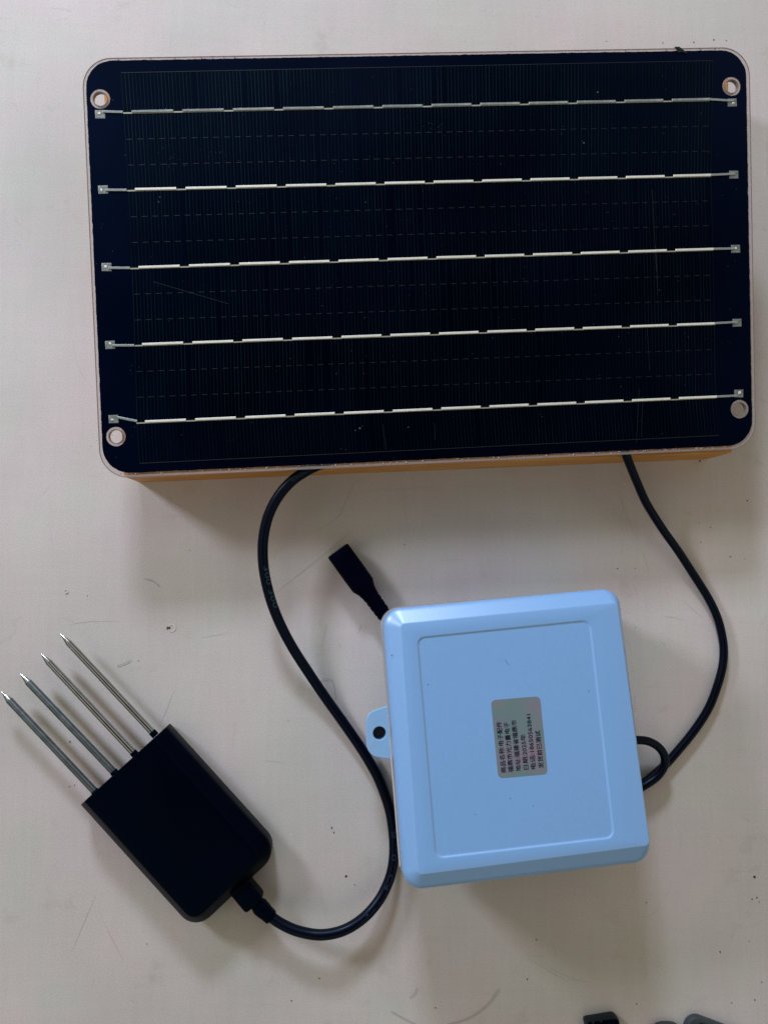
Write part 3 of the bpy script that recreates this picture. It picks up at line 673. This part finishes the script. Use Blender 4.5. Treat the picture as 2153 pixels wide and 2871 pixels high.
cb = [(748, 2562, 7.8), (760, 2572, 8), (786, 2590, 8.6), (825, 2608.6, 9.5), (865, 2619, 10), (898, 2622.5, 10.3), (931.5, 2619, 10), (965, 2609, 9.2), (998, 2591, 8.2), (1031, 2564, 7), (1061, 2528, 5.8), (1081, 2492, 4.8), (1095, 2456, 4.0), (1103, 2416, 3.4), (1105, 2370, 2.8),
      (1101, 2320, 2.5), (1091, 2265, 2.4), (1068, 2200, 2.3), (1048, 2158, 2.3), (1012, 2098, 2.3), (963, 2027, 2.6), (925, 1974, 3.4), (893, 1928, 4.6), (859, 1877, 6.4), (823, 1821, 8.6), (790, 1760, 10.8), (765, 1700, 12.8), (749, 1645, 14.2), (740, 1598, 15.4), (736.5, 1555, 16.4),
      (738, 1511, 17.3), (747.5, 1461, 18.3), (765, 1417, 19.4), (791, 1377, 20.6), (822, 1345, 21.8), (850, 1326, 22.9), (885, 1307, 24.1), (925, 1293, 24.5), (975, 1270, 24.8), (1040, 1235, 24.5)]
spath = hpath(cb)
SR = 2.14 * MM
me = tube('cable', spath, SR, 22); me.transform(inv); cable = link('cable', me, M['rubber'], sensor, True, 80)
# printing wrapped on the cable; near = photo pixel where the line starts
def wrap_text(txt, start, length, height, phi, m_, flip=False):
    pp = np.array(spath)
    s_px = P(*start, 0.010); 
    # nearest path index as seen from the lens
    dr = ray(*start); dr /= np.linalg.norm(dr)
    dist = [np.linalg.norm(np.cross(p - CAM, dr)) for p in pp]; i0 = int(np.argmin(dist))
    cum = np.concatenate([[0], np.cumsum(np.linalg.norm(np.diff(pp, axis=0), axis=1))])
    me, v, lo, hi = text_mesh(txt, 0.0)
    co_ = []
    for x, y, z in v:
        sx = (x - lo[0]) / (hi[0] - lo[0]) * length; yy = ((y - lo[1]) / (hi[1] - lo[1]) - .5) * height
        d_ = cum[i0] - sx                                    # lettering runs towards the sensor
        j = int(np.searchsorted(cum, d_)) ; j = min(max(j, 1), len(pp) - 1); t = (d_ - cum[j - 1]) / (cum[j] - cum[j - 1])
        p = pp[j - 1] * (1 - t) + pp[j] * t; tg = pp[j - 1] - pp[j]; tg /= np.linalg.norm(tg)
        s_ = np.cross(tg, [0, 0, 1.0]); s_ /= np.linalg.norm(s_); q = np.cross(s_, tg)
        a = phi - yy / SR
        co_.append(p + (SR + .00003) * (math.cos(a) * s_ + math.sin(a) * q))
    for vt, c in zip(me.vertices, co_): vt.co = c
    me.transform(inv); link('cable_print', me, m_, cable)
wrap_text('300/300V', (731, 1584), .0215, .0020, math.radians(125), M['cable_print'])
wrap_text('HHP', (860, 1318), .0068, .0017, math.radians(100), M['cable_print'])
wrap_text('B  10 / C4', (1104, 2330), .024, .0017, math.radians(85), M['cable_print_faint'])
wrap_text('TLC', (1068, 2520), .012, .0016, math.radians(75), M['cable_print_faint'])

# ------------------------------------------------------------------ things cut off by the bottom edge
def chunk(name, pix, z0, z1, m_, rad, label, cat):
    c = [P(u, v, .002) for u, v in pix]; o0 = np.mean(c, axis=0); o0[2] = 0
    g = empty(name, Matrix.Translation(o0), label, cat)
    cc = [(p[0] - o0[0], p[1] - o0[1]) for p in c]; ol = rounded(cc, [r * MM for r in rad], 8)
    loops = [at(inset(ol, .0008), z0 * MM), at(ol, z0 * MM + .0008), at(ol, z1 * MM - .0012), at(inset(ol, .0004), z1 * MM - .0004), at(inset(ol, .0012), z1 * MM)]
    link('shell', loft('shell', loops), m_, g, True, 35); return g, cc, ol
g, cc, ol = chunk('cable_plug', [(1635, 2855), (1728, 2839.5), (1754, 2960), (1660, 2975)], 0, 4.5, M['teal_black'], [1.2, 2.8, 2, 2], 'black plastic plug end poking up from the bottom edge, left of the grey clip', 'plug')
z = .0045; o0 = g.matrix_world.translation
for k in range(2):
    p = P(1662 + k * 22, 2868 - k * 4, z); v_, f_ = blob((p[0] - o0.x, p[1] - o0.y, z + .00023), .0004, .0002, 8); link('contact', mesh('contact', v_, f_), M['grey'], g)
p = [P(u, v, z) for u, v in ((1645, 2869), (1733, 2858), (1745, 2930), (1660, 2940))]
link('inset_face', plate('inset_face', [rounded([(q[0] - o0.x, q[1] - o0.y) for q in p], .001, 4)], z + .00002, z + .0002), M['plug'], g)
g, cc, ol = chunk('grey_clip', [(1930, 2838), (2090, 2898), (2060, 2990), (1900, 2940)], 0, 4, M['grey'], [5, 3, 2, 2], 'dark grey plastic piece with a rounded corner at the bottom edge, rightmost', 'plastic clip')
p = [P(u, v, .004) for u, v in ((1960, 2866), (2070, 2908), (2045, 2970), (1930, 2930))]; o0 = g.matrix_world.translation
link('inset_face', plate('inset_face', [rounded([(q[0] - o0.x, q[1] - o0.y) for q in p], .002, 5)], (.00402), .0043), M['teal_black'], g)
g, cc, ol = chunk('round_knob', [(1820, 2869), (1918, 2869), (1918, 2960), (1820, 2960)], 0, 3, M['grey'], [6.2, 6.2, 6.2, 6.2], 'grey round-ended piece just showing at the bottom edge between plug and clip', 'knob')
o0 = g.matrix_world.translation; link('cap', plate('cap', [circle((0, 0), .0035, 24)], .00302, .0036, .0002), M['pad'], g)
for ob in list(COL.objects):
    if ob.type == 'MESH' and ob.parent is None: pass
bpy.context.view_layer.update()
